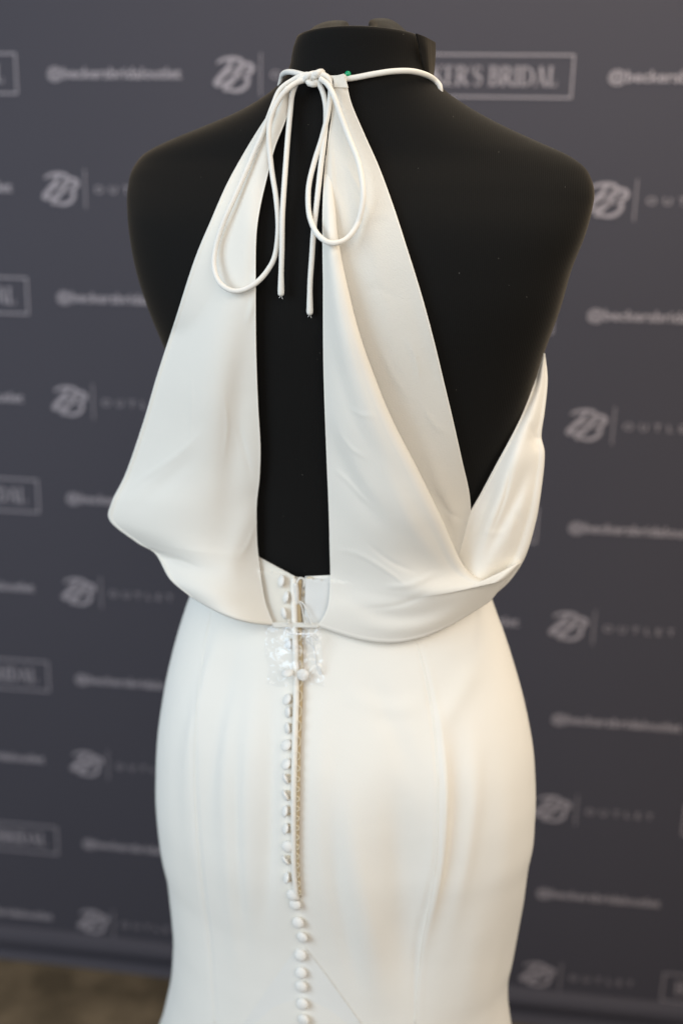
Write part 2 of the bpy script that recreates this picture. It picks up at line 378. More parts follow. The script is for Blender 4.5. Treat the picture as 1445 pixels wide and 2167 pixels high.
def box_print():
    W, H, t = .281, .060, .0024
    L_ = [rect(0, -H/2, W, -H/2+t), rect(0, H/2-t, W, H/2), rect(0, -H/2+t, t, H/2-t), rect(W-t, -H/2+t, W, H/2-t)]
    v, f = serif_text("BECKER'S BRIDAL", .027, W-.046); L_.append((v+np.array([.023, -.0135]), f))
    return merge(L_)
def font_text(t, h, width, spacing=1.0, bold=0.0):
    cu = bpy.data.curves.new('t', 'FONT'); cu.body = t; cu.size = 1; cu.space_character = spacing; cu.offset = bold; cu.resolution_u = 3
    o = bpy.data.objects.new('t', cu); col.objects.link(o); bpy.context.view_layer.update()
    me = bpy.data.meshes.new_from_object(o.evaluated_get(bpy.context.evaluated_depsgraph_get()))
    V = np.array([v.co[:2] for v in me.vertices]); F = [tuple(p.vertices) for p in me.polygons]
    bpy.data.objects.remove(o); bpy.data.curves.remove(cu); bpy.data.meshes.remove(me)
    V[:, 0] -= V[:, 0].min(); V[:, 0] *= width/V[:, 0].max(); V[:, 1] *= h
    return V, F
def emblem():
    """entwined slanted script double B, about 0.055 high"""
    L_ = []; s = .00059
    def rb(pts, wd):
        Q = crom(np.array(pts, float), np.linspace(0, len(pts)-1, (len(pts)-1)*7+1)); Q[:, 1] *= -1
        n = len(Q); L_.append(strip(Q*s, (1.15*wd*(.6+.4*np.sin(np.linspace(0, math.pi, n))))*s))
    rb([(-44, -26), (-30, -34), (-6, -38), (16, -34), (22, -25), (10, -13), (-12, -6)], 8)
    rb([(-4, -33), (-18, -12), (-34, 6), (-48, 22), (-36, 27)], 12)
    rb([(-12, -7), (2, -6), (2, 4), (-12, 16), (-28, 24), (-40, 23)], 8)
    rb([(26, -24), (10, -4), (-6, 16), (-24, 34), (-12, 38)], 12)
    rb([(8, -20), (28, -26), (46, -20), (46, -8), (30, 4), (12, 8)], 9)
    rb([(12, 7), (30, 6), (37, 16), (26, 33), (4, 40), (-22, 34)], 9)
    rb([(-40, 10), (-12, -2), (16, -10), (50, -13)], 4)
    return merge(L_)
P_box, P_em = box_print(), emblem()
P_handle = font_text('@beckersbridaloutlet', .0225, .215, 1.0, .02)
P_out = font_text('OUTLET', .0165, .114, 1.9, .0)
P_bar = rect(-.0008, -.030, .0008, .030)
def stamp(name, P, s0, z0):
    V, F = P; Q = bp_(V[:, 0]+s0, V[:, 1]+z0, .0012)
    return link(name, mesh_from(Q, F), M_ink, banner, smooth=False)
for r in range(13):
    z = 1.622-.1697*(r-3)
    if z < .09 or z > 2.2: continue
    base = -.478+(-.283 if r % 2 == 0 else 0)
    for k in (-1, 0, 1, 2):
        s0 = base+.85*k
        if s0+.8 < -.9 or s0 > 1.0: continue
        stamp('web_handle', P_handle, s0, z-.0065); stamp('emblem', P_em, s0+.297, z)
        stamp('divider', P_bar, s0+.338, z); stamp('outlet_word', P_out, s0+.354, z-.006)
        stamp('shop_name', P_box, s0+.519, z)

# ------------------------------------------------------------------ mannequin
man = empty('mannequin', (0.02, .945, 0), 'headless black jersey covered mannequin torso seen from behind, wearing the ivory dress', 'mannequin')
nT, mT = torso.shape[:2]
link('torso', mesh_from(torso.reshape(-1, 3), grid_faces(nT, mT, True)+[tuple((nT-1)*mT+k for k in range(mT))]), M_black, man)
# stand pole and foot under the skirt
bm = bmesh.new()
for (r_, z0, z1) in ((.016, .02, .75), (.17, .004, .022)):
    bmesh.ops.create_cone(bm, segments=40, radius1=r_, radius2=r_*.97, depth=z1-z0, cap_ends=True, matrix=Matrix.Translation((.02, .945, (z0+z1)/2)))
me = bpy.data.meshes.new('stand'); bm.to_mesh(me); bm.free(); link('stand', me, M_black, man, False)
# gathered fabric behind the neck rim
def sheet_pts(rows, n, m_):
    R_ = np.array(rows, float); A = np.stack([crom(r, np.linspace(0, len(r)-1, m_)) for r in R_])
    return np.stack([crom(A[:, j], np.linspace(0, len(R_)-1, n)) for j in range(m_)], 1)
def cloth(name, rows, mat_, parent, n=40, m_=40, th=.0012):
    Q = sheet_pts(rows, n, m_); P = at(Q[..., 0], Q[..., 1], Q[..., 2])
    o = link(name, mesh_from(P.reshape(-1, 3), grid_faces(n, m_)), mat_, parent)
    md = o.modifiers.new('s', 'SOLIDIFY'); md.thickness = th; md.offset = 0
    return o
cloth('gathered_tuck', [[(650, 72, .93), (668, 56, .945), (696, 46, .95), (730, 46, .955), (738, 58, .955)],
                        [(654, 76, .915), (675, 60, .925), (699, 52, .93), (722, 53, .932), (734, 62, .935)],
                        [(660, 82, .905), (682, 72, .91), (702, 68, .912), (720, 68, .912), (732, 72, .915)],
                        [(664, 100, .93), (684, 96, .935), (702, 94, .935), (720, 94, .935), (732, 94, .935)]], M_black, man)
cloth('gathered_tuck', [[(782, 60, .955), (784, 44, .955), (812, 40, .95), (836, 48, .945), (864, 72, .93)],
                        [(786, 66, .935), (797, 50, .932), (815, 48, .93), (832, 56, .925), (860, 76, .915)],
                        [(790, 76, .915), (800, 68, .912), (817, 68, .91), (834, 72, .908), (854, 82, .905)],
                        [(790, 98, .935), (800, 96, .935), (817, 96, .935), (834, 98, .935), (850, 100, .93)]], M_black, man)
cloth('neck_flap', [[(880, 71, .900), (900, 79, .912), (920, 90, .935)], [(886, 98, .903), (903, 106, .911), (920, 116, .935)],
                    [(893, 132, .905), (906, 138, .913), (918, 144, .935)], [(900, 162, .910), (909, 166, .918), (915, 170, .937)]], M_black, man)

# ------------------------------------------------------------------ dress
dress = empty('wedding_dress', (0.0, .94, 0), 'ivory halter wedding dress with open draped cowl back and covered buttons, on the mannequin', 'wedding dress')
nS, mS = skirt.shape[:2]
link('skirt', mesh_from(skirt.reshape(-1, 3), grid_faces(nS, mS, True)), M_skirt, dress)

def resurf(pts, off, tree=None, n=None):
    """pixels -> points standing off the dress surface"""
    Q = resample(pts, n or max(8, int(len(pts)*8))); Y = body_Y(Q[:, 0], Q[:, 1], tree)-off
    return at(Q[:, 0], Q[:, 1], Y)
for s_, nm in ((seamR, 'seam'), (seamL, 'seam')):
    P = resurf([q for q in s_ if q[1] < 2300], -.0002, n=90); tube(nm, P, .0006, M_skirt, dress, 6)

def rows_sheet(Ledge, Redge, n, m_, sagv=None, bulge=None, curl=0.0, tree=None, gap=.004, folds=(), curl_bottom=0.0):
    """cloth between a left and right edge, both lists of (u, v, Y); curl rolls the right edge back"""
    Le = crom(np.array(Ledge, float), np.linspace(0, len(Ledge)-1, n)); Re = crom(np.array(Redge, float), np.linspace(0, len(Redge)-1, n))
    t = np.linspace(0, 1, n)[:, None]; s = np.linspace(0, 1, m_)[None]
    U = Le[:, :1]*(1-s)+Re[:, :1]*s; V_ = Le[:, 1:2]*(1-s)+Re[:, 1:2]*s; Y = Le[:, 2:]*(1-s)+Re[:, 2:]*s
    if sagv is not None: V_ = V_+sagv(t)*np.sin(math.pi*s)
    if bulge is not None: Y = Y-bulge(t)*np.sin(math.pi*s)
    Yb = body_Y(U, V_, tree, miss=9.0)-gap
    k = .004; hh = np.clip(.5+.5*(Yb-Y)/k, 0, 1); Y = np.where(Yb > 5, Y, Y*hh+Yb*(1-hh)-k*hh*(1-hh))
    Y = Y-fold_field(U, V_, folds)
    P = at(U, V_, Y)
    if curl:
        c = np.interp(np.linspace(0, 1, n), np.linspace(0, 1, len(curl)), curl) if not np.isscalar(curl) else np.full(n, curl)
        e = P[:, -1]; d = P[:, -1]-P[:, -4]; d /= np.linalg.norm(d, axis=1)[:, None]
        bk = (e-CAM); bk /= np.linalg.norm(bk, axis=1)[:, None]; d = d-bk*(d*bk).sum(1)[:, None]; d /= np.linalg.norm(d, axis=1)[:, None]
        # pull the front back by the radius, then add the roll
        sh = np.linspace(0, 1, m_)[None, :, None]**1.5
        P = P-sh*(d*c[:, None])[:, None]
        e = P[:, -1]; ex = []
        for a in np.linspace(0, math.pi*1.15, 14)[1:]:
            ex.append(e+d*(c*math.sin(a))[:, None]+bk*(c*(1-math.cos(a)))[:, None])
        P = np.concatenate([P, np.stack(ex, 1)], 1)
    if curl_bottom:
        r = curl_bottom; e = P[-1]; d = e-P[-6]; bk = e-CAM; bk /= np.linalg.norm(bk, axis=1)[:, None]; d = d-bk*(d*bk).sum(1)[:, None]; d /= np.linalg.norm(d, axis=1)[:, None]
        k = min(40, n-1); sh = (np.linspace(0, 1, k)**2)[:, None, None]; P[-k:] = P[-k:]-sh*d[None]*r
        e = P[-1]; P = np.concatenate([P, np.stack([e+d*r*math.sin(a)+bk*r*(1-math.cos(a)) for a in np.linspace(0, math.pi*1.1, 12)[1:]])], 0)
    return P
ALL = []
def add_sheet(name, P, mat_, th=.0009, parent=dress, rot=None):
    n, m_ = P.shape[:2]; o = link(name, mesh_from(P.reshape(-1, 3), grid_faces(n, m_)), mat_, parent)
    if th:
        md = o.modifiers.new('s', 'SOLIDIFY'); md.thickness = th; md.offset = 0
    ALL.append(P); return o
def withY(pts, off, tree=None):
    """give pixel points (u, v) or (u, v, Y) a depth off the body"""
    out = []
    for q in pts:
        if len(q) == 3 and q[2] is not None: out.append(q)
        else:
            for k in range(60):
                y = float(body_Y(np.array([q[0]+(-k if q[0] > 740 else k)]), np.array([q[1]]), tree)[0])
                if y < 5: break
            out.append((q[0], q[1], y-off))
    return out

# inner strap layer on the right: thin single layer lying on the back
A_L = [(708, 160), (704, 230), (694, 310), (686, 390), (684, 480), (685, 600), (690, 700), (710, 800), (750, 900), (800, 1000), (860, 1090), (905, 1150), (950, 1190), (962, 1205)]
A_R = [(730, 158), (741, 215), (770, 285), (801, 355), (832, 440), (861, 530), (889, 620), (915, 715), (938, 810), (957, 890), (976, 975), (992, 1050), (993, 1120), (980, 1195)]
PA = rows_sheet(withY(A_L, .007), withY(A_R, .006), 150, 50, bulge=lambda t: .002+0*t, gap=.004,
                folds=[([(745, 330), (770, 440), (800, 600), (840, 760), (900, 940)], 26, .0022), ([(720, 300), (735, 420), (760, 560)], 12, -.0012), ([(697, 250), (698, 330), (702, 400), (708, 470)], 8, .0035),
                       ([(880, 900), (930, 1020), (965, 1110), (975, 1180)], 16, .003), ([(900, 1010), (940, 1090), (960, 1160)], 10, -.002),
                       ([(850, 560), (895, 720), (935, 860)], 16, -.0015), ([(720, 330), (760, 400), (790, 470)], 5, .0012), ([(760, 470), (800, 455), (835, 460)], 5, .001), ([(700, 380), (720, 440), (725, 500)], 6, .0014), ([(760, 620), (800, 610), (850, 640)], 5, -.0012), ([(850, 700), (880, 760), (885, 830)], 5, .0012), ([(890, 850), (920, 900), (960, 920)], 5, .0012), ([(925, 1040), (950, 1085), (985, 1100)], 5, -.0014), ([(790, 700), (830, 790), (870, 850)], 6, .001)])
add_sheet('strap_layer', PA, M_thin)
tube('hem', PA[:, -1], .0006, M_skirt, dress, 6); tube('hem', PA[:70, 0], .0006, M_skirt, dress, 6)

# right side of the bodice, wrapping round to the front
C_L = [(1151, 748), (1133, 806), (1108, 872), (1082, 926), (1050, 985), (1018, 1045), (992, 1092), (972, 1150), (960, 1210), (960, 1262)]
C_R = [(1152, 752), (1157, 805), (1151, 870), (1144, 922), (1151, 962), (1144, 1035), (1132, 1105), (1110, 1178), (1078, 1228), (1045, 1258)]
yr = [.905, .895, .885, .88, .875, .872, .87, .868, .868, .872]
PC = rows_sheet(withY(C_L, .005), [(q[0], q[1], y) for q, y in zip(C_R, yr)], 130, 60, bulge=lambda t: .004+.012*t, curl=[.0003, .0025, .004, .006, .008, .010, .010], gap=.005,
                folds=[([(1120, 880), (1095, 960), (1060, 1060), (1010, 1190)], 20, .006), ([(1135, 960), (1105, 1040), (1060, 1130), (1020, 1215)], 14, -.005),
                       ([(1124, 890), (1134, 922), (1152, 930)], 7, -.003),
                       ([(1140, 1000), (1115, 1090), (1070, 1180)], 18, .004),
                       ([(1060, 1010), (1025, 1090), (995, 1170)], 12, -.004), ([(1105, 1075), (1110, 1110), (1095, 1150)], 9, -.0015), ([(1085, 980), (1070, 1060), (1035, 1150)], 5, -.002), ([(1020, 1120), (1050, 1130), (1090, 1125)], 5, .001), ([(1120, 925), (1135, 935), (1146, 955)], 5, -.002)])
add_sheet('side_drape', PC, M_skirt)
tube('hem', PC[:90, 0], .0009, M_skirt, dress, 6)

# folded outer layer on the right and the cowl roll below it
yl = .011
B_L = withY([(690, 330), (686, 390), (684, 450), (684, 520), (685, 600), (685, 690), (686, 780), (689, 880), (693, 980), (697, 1080), (699, 1160), (700, 1225), (694, 1285), (673, 1326)], yl)
B_L[0] = (B_L[0][0], B_L[0][1], B_L[0][2]+.007); B_L[1] = (B_L[1][0], B_L[1][1], B_L[1][2]+.003)
B_Ruv = [(696, 330), (702, 390), (709, 450), (716, 515), (733, 600), (758, 700), (789, 790), (830, 890), (884, 995), (930, 1090), (985, 1203), (1052, 1232), (1100, 1192), (1036, 1272)]
offB = [.004, .010, .015, .019, .022, .025, .028, .031, .034, .037, .040, None, None, None]
absB = {11: .845, 12: .858, 13: .866}
B_R = [(q[0], q[1], absB[i]) if i in absB else withY([q], offB[i])[0] for i, q in enumerate(B_Ruv)]
def b_sag(t): return np.interp(t, [0, .5, .75, .88, 1.0], [0, 2, 10, 30, 58])
def b_bul(t): return np.interp(t, [0, .2, .6, .85, 1.0], [.0, .003, .010, .016, .018])
PB = rows_sheet(B_L, B_R, 260, 110, sagv=b_sag, bulge=b_bul, curl=[.0004, .0015, .0035, .005, .006, .007, .008, .009, .010, .011, .012, .012, .010, .004], gap=np.interp(np.linspace(0, 1, 260), [0, .12], [.004, .0075])[:, None], curl_bottom=.004,
                folds=[([(692, 620), (715, 760), (765, 900), (830, 1000)], 18, -.0040), ([(700, 540), (740, 700), (800, 880), (870, 1010)], 20, .002),
                       ([(692, 800), (715, 900), (775, 1010), (850, 1090)], 18, .003), ([(697, 880), (730, 980), (790, 1080), (860, 1150)], 22, -.004),
                       ([(800, 940), (880, 1090), (940, 1170), (1010, 1240)], 24, .004), ([(700, 1120), (800, 1190), (900, 1240), (1000, 1262)], 26, .003),
                       ([(700, 1250), (800, 1300), (900, 1300), (1010, 1250)], 18, -.0035), ([(720, 1320), (830, 1335), (930, 1318), (1030, 1262)], 16, .002), ([(742, 862), (780, 878), (822, 880)], 4, .0014), ([(700, 990), (730, 1010), (770, 1050), (800, 1075)], 5, .0015), ([(700, 1162), (760, 1172), (830, 1210), (880, 1245)], 5, .0014), ([(810, 1240), (880, 1236), (960, 1205)], 6, .0016), ([(770, 1140), (840, 1190), (905, 1212)], 5, -.0012), ([(712, 905), (750, 950), (790, 970)], 5, .0014), ([(760, 1290), (850, 1278), (940, 1240)], 6, -.0012)])
add_sheet('cowl_drape', PB, M_drape)
tube('hem', PB[:, 0], .0007, M_skirt, dress, 6)

# left panel
D_R = withY([(611, 190), (608, 240), (582, 308), (566, 368), (549, 441), (541, 505), (540, 610), (541, 740), (545, 855), (550, 945), (548, 1012), (542, 1070), (543, 1146), (547, 1186), (553, 1235), (562, 1280), (578, 1323)], .010)
D_Luv = [(606, 182), (574, 233), (540, 286), (512, 333), (480, 392), (448, 465), (412, 552), (371, 680), (335, 790), (305, 892), (268, 1000), (238, 1062), (234, 1102), (290, 1147), (330, 1172), (362, 1226), (405, 1263)]
yD = [.885, .893, .898, .90, .90, .90, .90, .90, .905, .915, .925, .925, .925, .915, .905, .885, .872]
# left edge rolls too: build mirrored (right edge = outer edge)
PD = rows_sheet(D_R, [(q[0], q[1], y) for q, y in zip(D_Luv, yD)], 260, 110, sagv=lambda t: np.interp(t, [0, .6, .85, 1], [0, 4, 8, 14]), bulge=lambda t: np.interp(t, [0, .2, .5, .8, 1], [.002, .008, .018, .024, .016]),
                curl=[.001, .002, .002, .0025, .003, .003, .003, .004, .004, .004, .004, .005], gap=.0075, curl_bottom=.003,
                folds=[([(530, 640), (508, 820), (492, 980), (470, 1150)], 30, -.008), ([(470, 560), (450, 800), (430, 1000)], 40, .004),
                       ([(545, 1040), (510, 1140), (470, 1240)], 26, .005), ([(440, 900), (350, 985), (250, 1070)], 22, .0022),
                       ([(430, 945), (350, 1015), (270, 1090)], 16, -.0018), ([(300, 1160), (390, 1195), (500, 1215)], 18, -.005),
                       ([(340, 1215), (420, 1250), (520, 1275)], 20, .003), ([(545, 380), (525, 520), (515, 680)], 14, .0015), ([(520, 690), (535, 640), (541, 560)], 7, .0022), ([(440, 900), (375, 960), (300, 1010), (262, 1040)], 5, .0014), ([(500, 880), (520, 960), (535, 1020)], 6, -.0014), ([(330, 1175), (375, 1182), (430, 1205)], 5, -.0016), ([(400, 760), (404, 860), (398, 960)], 4, .0006), ([(470, 820), (480, 900), (470, 990)], 5, .0009), ([(545, 1100), (525, 1150), (505, 1180)], 5, .0012)])
add_sheet('left_drape', PD, M_drape)
tube('hem', PD[:, 0], .0007, M_skirt, dress, 6)

# bodice back inside the opening
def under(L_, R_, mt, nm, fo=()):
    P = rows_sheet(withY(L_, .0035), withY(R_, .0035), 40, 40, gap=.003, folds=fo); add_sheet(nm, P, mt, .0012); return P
P1 = under([(520, 1166), (530, 1230), (540, 1290), (548, 1318)], [(624, 1222), (623, 1262), (622, 1300), (622, 1326)], M_lining_shade, 'back_bodice', [([(560, 1230), (590, 1290), (600, 1330)], 10, .0015)])
P2 = under([(646, 1222), (646, 1262), (645, 1300), (644, 1328)], [(708, 1219), (706, 1262), (704, 1295), (700, 1322)], M_bodice_shade, 'back_bodice', [([(690, 1225), (680, 1330)], 12, .001)])
tube('piping', P1[0], .0011, M_lining_shade, dress, 8); tube('piping', P2[0], .0011, M_skirt, dress, 8)
# tiny join where the two drapes meet under the opening
PJ = rows_sheet(withY([(575, 1317), (577, 1327)], .010), withY([(677, 1318), (674, 1328)], .010), 12, 30, gap=.008); add_sheet('drape_join', PJ, M_thin, .0006)

# front of the bodice, round the far side
fz = loft(np.arange(1.03, 1.30, .01), tL, tR, bz, yz, nz, 160, extra=.004)
F_ = fz[:, 88:152]; link('front_bodice', mesh_from(F_.reshape(-1, 3), grid_faces(F_.shape[0], F_.shape[1])), M_skirt, dress)

T_cl = BVHTree.FromPolygons(*(lambda V, F: ([tuple(p) for p in V], F))(*merge([(torso.reshape(-1, 3), grid_faces(nT, mT, True)), (skirt.reshape(-1, 3), grid_faces(nS, mS, True))]+[(P.reshape(-1, 3), grid_faces(*P.shape[:2])) for P in ALL])))
def smooth1(y, k):
    if k < 1: return y
    yp = np.r_[[y[0]]*k, y, [y[-1]]*k]; return np.convolve(yp, np.ones(2*k+1)/(2*k+1), 'valid')
def lay(pts, off, k=3, n=None, tree=None):
    Q = resample(np.array(pts, float), n or max(12, int(len(pts)*9))); Y = body_Y(Q[:, 0], Q[:, 1], tree or T_cl, miss=np.nan)
    i = np.arange(len(Y)); ok = ~np.isnan(Y); Y = np.interp(i, i[ok], Y[ok])
    mn = np.array([Y[max(0, a-k):a+k+1].min() for a in i])
    return at(Q[:, 0], Q[:, 1], smooth1(mn, k)-off)

# godet at the foot of the button row
G_ = rows_sheet(withY([(628, 2006), (594, 2054), (555, 2110), (515, 2168), (465, 2240)], -.0001), withY([(644, 2004), (680, 2050), (722, 2108), (765, 2168), (815, 2240)], -.0002), 50, 60, gap=-.0002, bulge=lambda t: .0009+0*t)
add_sheet('godet', G_, M_godet, 0)

# zip, placket, loops and buttons
zipc = [(633, 1226), (631, 1262), (633, 1320), (636, 1400), (636, 1470), (634, 1530), (632, 1600), (631, 1690), (630, 1770), (631, 1840), (635, 1898)]
def ribbon(name, pts, wpx, mt, off, parent=dress):
    Q = resample(pts, 120); wv_ = np.interp(np.linspace(0, 1, 120), np.linspace(0, 1, len(wpx)), wpx)
    s = np.linspace(-.5, .5, 9); U = Q[:, :1]+s[None]*wv_[:, None]; V_ = np.repeat(Q[:, 1:2], 9, 1)
    Y = body_Y(U, V_, T_all, miss=.86); k_ = Y.mean(1, keepdims=True)
    P = at(U, V_, Y-off+.0012*(2*s[None])**2)
    o = add_sheet(name, P, mt, .0006, parent); ALL.pop(); return P
ribbon('zip_tape', zipc, [12, 11, 11, 9.5, 8, 7, 6, 5.5, 5, 4], M_beige, .0045)
tube('placket', lay([(622, 1222), (622, 1262), (624, 1320), (626, 1400), (627, 1470), (625, 1540), (623, 1620), (622, 1700), (622, 1780), (623, 1840), (628, 1900)], .001, 4, 140, T_all)-np.array([0, .0022, 0]), .0029, M_skirt, dress, 12)
zl = np.array(zipc, float); zv = smooth_curve(zl[:, ::-1])
lp0 = None
lv = [1345.0]
while lv[-1] < 1875: lv.append(lv[-1]+float(np.interp(lv[-1], [1345, 1560, 1640, 1900], [32, 32, 21, 19])))
for v in lv:
    u = float(zv(v)); wq = np.interp(v, [1340, 1500, 1900], [7, 5.5, 3.5]); a = np.radians(np.linspace(100, -100, 14))
    P = np.stack([u-wq*.5+wq*1.1*np.cos(a), v-np.interp(v, [1560, 1640], [11, 5])*np.sin(a)], 1); Y = float(body_Y(np.array([u]), np.array([v]), T_all)[0])-.0062
    tube('loop', at(P[:, 0], P[:, 1], np.full(14, Y)), .00055, M_loop, dress, 6)
# zip slider, hooks at the top
Yz = float(body_Y(np.array([633.]), np.array([1240.]), T_cl)[0])
def flat(pts, Y): P = np.array(pts, float); return at(P[:, 0], P[:, 1], np.full(len(P), Y))
for pts in ([(628, 1250), (629, 1232), (636, 1223), (644, 1228), (642, 1244)], [(647, 1240), (648, 1228), (654, 1222), (661, 1224)], [(641, 1262), (643, 1254), (649, 1256), (649, 1270), (644, 1276)]):
    tube('hook_eye', resample(flat(pts, Yz-.004), 24), .0009, M_loop if pts[0][0] != 628 else M_cord, dress, 8)
P, R_ = dome_tips(resample(flat([(626, 1238), (628, 1256), (628, 1275)], Yz-.007), 12), .0022); tube('zip_slider', P, R_, M_cord, dress, 10)
for pts in ([(628, 1272), (637, 1280), (642, 1300), (646, 1322)], [(629, 1270), (642, 1278), (652, 1298), (660, 1322)], [(611, 1310), (609, 1318), (607, 1322)]):
    tube('pull_thread', lay(pts, .004, 2, 24), .0007, M_cord, dress, 6)

def dome_mesh():
    bm = bmesh.new(); bmesh.ops.create_uvsphere(bm, u_segments=24, v_segments=14, radius=1)
    for v in bm.verts:
        if v.co.z < 0: v.co.z *= .55; v.co.x *= .96; v.co.y *= .96
        v.co.z *= .5
    me = bpy.data.meshes.new('button'); bm.to_mesh(me); bm.free()
    me.materials.append(M_button); me.polygons.foreach_set('use_smooth', [True]*len(me.polygons)); return me
bt_me = dome_mesh()
bt = [(596, 1230, 60, 8, 12), (606, 1264, 65, 8, 12), (602, 1298, 62, -14, 12), (611, 1362, 50, 0, 11), (608, 1480, 52, 28, 12), (610, 1507, 58, 0, 12), (609, 1541, 55, -8, 12), (606, 1577, 45, 38, 12.5),
      (606, 1617, 50, 32, 12.5), (605, 1648, 58, -28, 12), (605, 1683, 58, -32, 12.5), (604, 1717, 62, 10, 12.5), (605, 1754, 60, 12, 12), (609, 1792, 10, 0, 13), (605, 1820, 56, -38, 12), (607, 1858, 60, 10, 12),
      (619, 1894, 15, 0, 13), (625, 1914, 12, 0, 13), (631, 1953, 10, 0, 13), (640, 1984, 18, -25, 13), (636, 2022, 12, 20, 13.5), (637, 2059, 16, 25, 13), (638, 2088, 8, 0, 13.5), (640, 2125, 10, 10, 13.5), (643, 2159, 14, -15, 13.5)]
T_g = BVHTree.FromPolygons([tuple(p) for p in np.concatenate([skirt.reshape(-1, 3), torso.reshape(-1, 3)])], grid_faces(nS, mS, True)+[tuple(i+nS*mS for i in f) for f in grid_faces(nT, mT, True)])
for (u, v, tilt, rollb, r) in bt:
    # tilt: how far the face turns aside (to the left), rollb: lean in the picture plane
    Y = float(body_Y(np.array([float(u)]), np.array([float(v)]), T_g)[0])-.0045-(.003 if v < 1320 else 0)
    pos = at(np.array(float(u)), np.array(float(v)), np.array(Y)); rad = r*Y/FPX*1.16
    n0 = Vector((-.12, -1, .12)).normalized()
    q = n0.to_track_quat('Z', 'X').to_matrix().to_4x4()
    if tilt > 40 and v > 1340:
        q_ = [(u+3, v-9), (u+9, v-7), (u+14, v-1), (u+10, v+5), (u+3, v+8)]
        lpP = resample(np.array([(a_, b_, Y+.0012) for a_, b_ in q_]), 14); tube('button_loop', at(lpP[:, 0], lpP[:, 1], lpP[:, 2]), .0006, M_loop, dress, 6)
        tilt = tilt+7
    o = bpy.data.objects.new('button', bt_me); col.objects.link(o); o.parent = dress; o.matrix_parent_inverse = dress.matrix_world.inverted(); o.matrix_world = Matrix.Translation(Vector(pos)) @ Matrix.Rotation(math.radians(-rollb), 4, Vector((0, -1, 0))) @ Matrix.Rotation(math.radians(-tilt), 4, 'Z') @ q @ Matrix.Scale(rad, 4)

# halter cord and bow
CR = .0023
def zpix(pts): return [(420+x/2.491, 20+y/2.491) for x, y in pts]
nk_back = lay([(596, 166), (598, 158), (606, 153), (620, 153), (645, 159), (668, 165), (700, 166), (740, 166), (790, 157), (832, 151), (872, 151), (905, 160), (924, 174), (937, 192)], .0035, 3, 110, T_body)
ringz = torso[np.abs(torso[:, :, 2].mean(1)-1.468).argmin()]; c1 = ringz.mean(0)
arcf = []
e0, e1 = nk_back[-1], nk_back[0]
for k, a in enumerate(np.linspace(-.35, math.pi+.35, 40)):
    X = math.cos(a)*.078; Yy = math.sin(a)*.068
    arcf.append(c1+X*EX-Yy*EB+np.array([0, 0, -.006-.03*max(0, math.sin(a))]))
ringp = np.concatenate([nk_back, arcf[3:-3]])
def smooth_path(P, it=6, closed=True):
    for _ in range(it): P = .5*P+.25*(np.roll(P, 1, 0)+np.roll(P, -1, 0))
    return P
tail_part = smooth_path(ringp)
tail_part[:106] = nk_back[:106]
tube('neck_cord', tail_part, CR, M_cord, dress, 12, close=True)
lp_l = [(625, 345), (560, 345), (500, 372), (430, 425), (388, 520), (345, 635), (285, 775), (205, 960), (135, 1115), (92, 1250), (82, 1350), (105, 1430), (160, 1477), (225, 1482), (300, 1445), (365, 1375), (405, 1290), (420, 1150), (410, 1000), (387, 850), (372, 700), (375, 600), (400, 520), (450, 440), (520, 385), (590, 370)]
tl_l = [(620, 350), (565, 355), (520, 385), (494, 450), (482, 560), (470, 690), (460, 820), (450, 960), (442, 1100), (440, 1250), (436, 1400), (435, 1498)]
lp_r = [(600, 360), (650, 343), (690, 370), (695, 450), (680, 560), (650, 680), (612, 800), (583, 920), (578, 1020), (588, 1100), (620, 1175), (670, 1222), (722, 1232), (785, 1205), (838, 1130), (866, 1010), (862, 900), (838, 790), (795, 680), (750, 560), (715, 460), (680, 395), (640, 365)]
tl_r = [(610, 368), (645, 410), (668, 490), (672, 580), (662, 690), (648, 800), (634, 920), (620, 1050), (606, 1180), (598, 1300), (588, 1450), (587, 1598)]
for nm, pts, off, n in (('bow_tail', tl_r, .0045, 90), ('bow_loop', lp_l, .0050, 200), ('bow_tail', tl_l, .0085, 90), ('bow_loop', lp_r, .0080, 180)):
    P = lay(zpix(pts), off, 7, n)
    if nm == 'bow_tail':
        a, b = dome_tips(P, CR*.98); b[-22:-5] *= np.r_[np.ones(9), np.linspace(1, 1.25, 8)]; b[-5:] *= 1.2
        for k_, sg in enumerate((-1, 1)):
            e_ = P[-1]; fr_ = np.array([e_, e_+np.array([sg*.0006, -.0002, -.0022]), e_+np.array([sg*.0014, -.0004, -.0036-.0008*k_])]); tube('frayed_end', fr_, .00022, M_thread, dress, 5)
    else: a, b = P, np.full(len(P), CR*.96)
    tube(nm, a, b, M_cord, dress, 12)
kn = zpix([(560, 372), (578, 350), (610, 338), (640, 345), (652, 368), (632, 388), (600, 394), (578, 380), (592, 356), (630, 340), (655, 352)])
Yk = float(body_Y(np.array([665.]), np.array([165.]), T_body)[0])
K = resample(np.array([(q[0], q[1], Yk-.010-.004*math.sin(i*1.3)) for i, q in enumerate(kn)]), 70)
tube('knot', at(K[:, 0], K[:, 1], K[:, 2]), CR*1.05, M_cord, dress, 12)
kk = resample(np.array([(q[0], q[1], Yk-.016+.003*abs(i-3)) for i, q in enumerate(zpix([(588, 396), (584, 372), (600, 352), (628, 336), (648, 330), (655, 338)]))]), 40)
tube('knot', at(kk[:, 0], kk[:, 1], kk[:, 2]), CR*1.15, M_cord, dress, 12)
# small stitched tab at the top of the strap
PT = rows_sheet(withY([(706, 162), (707, 185)], .0095), withY([(728, 156), (737, 186)], .0095), 14, 14, gap=.008); add_sheet('strap_tab', PT, M_thin, .001); ALL.pop()

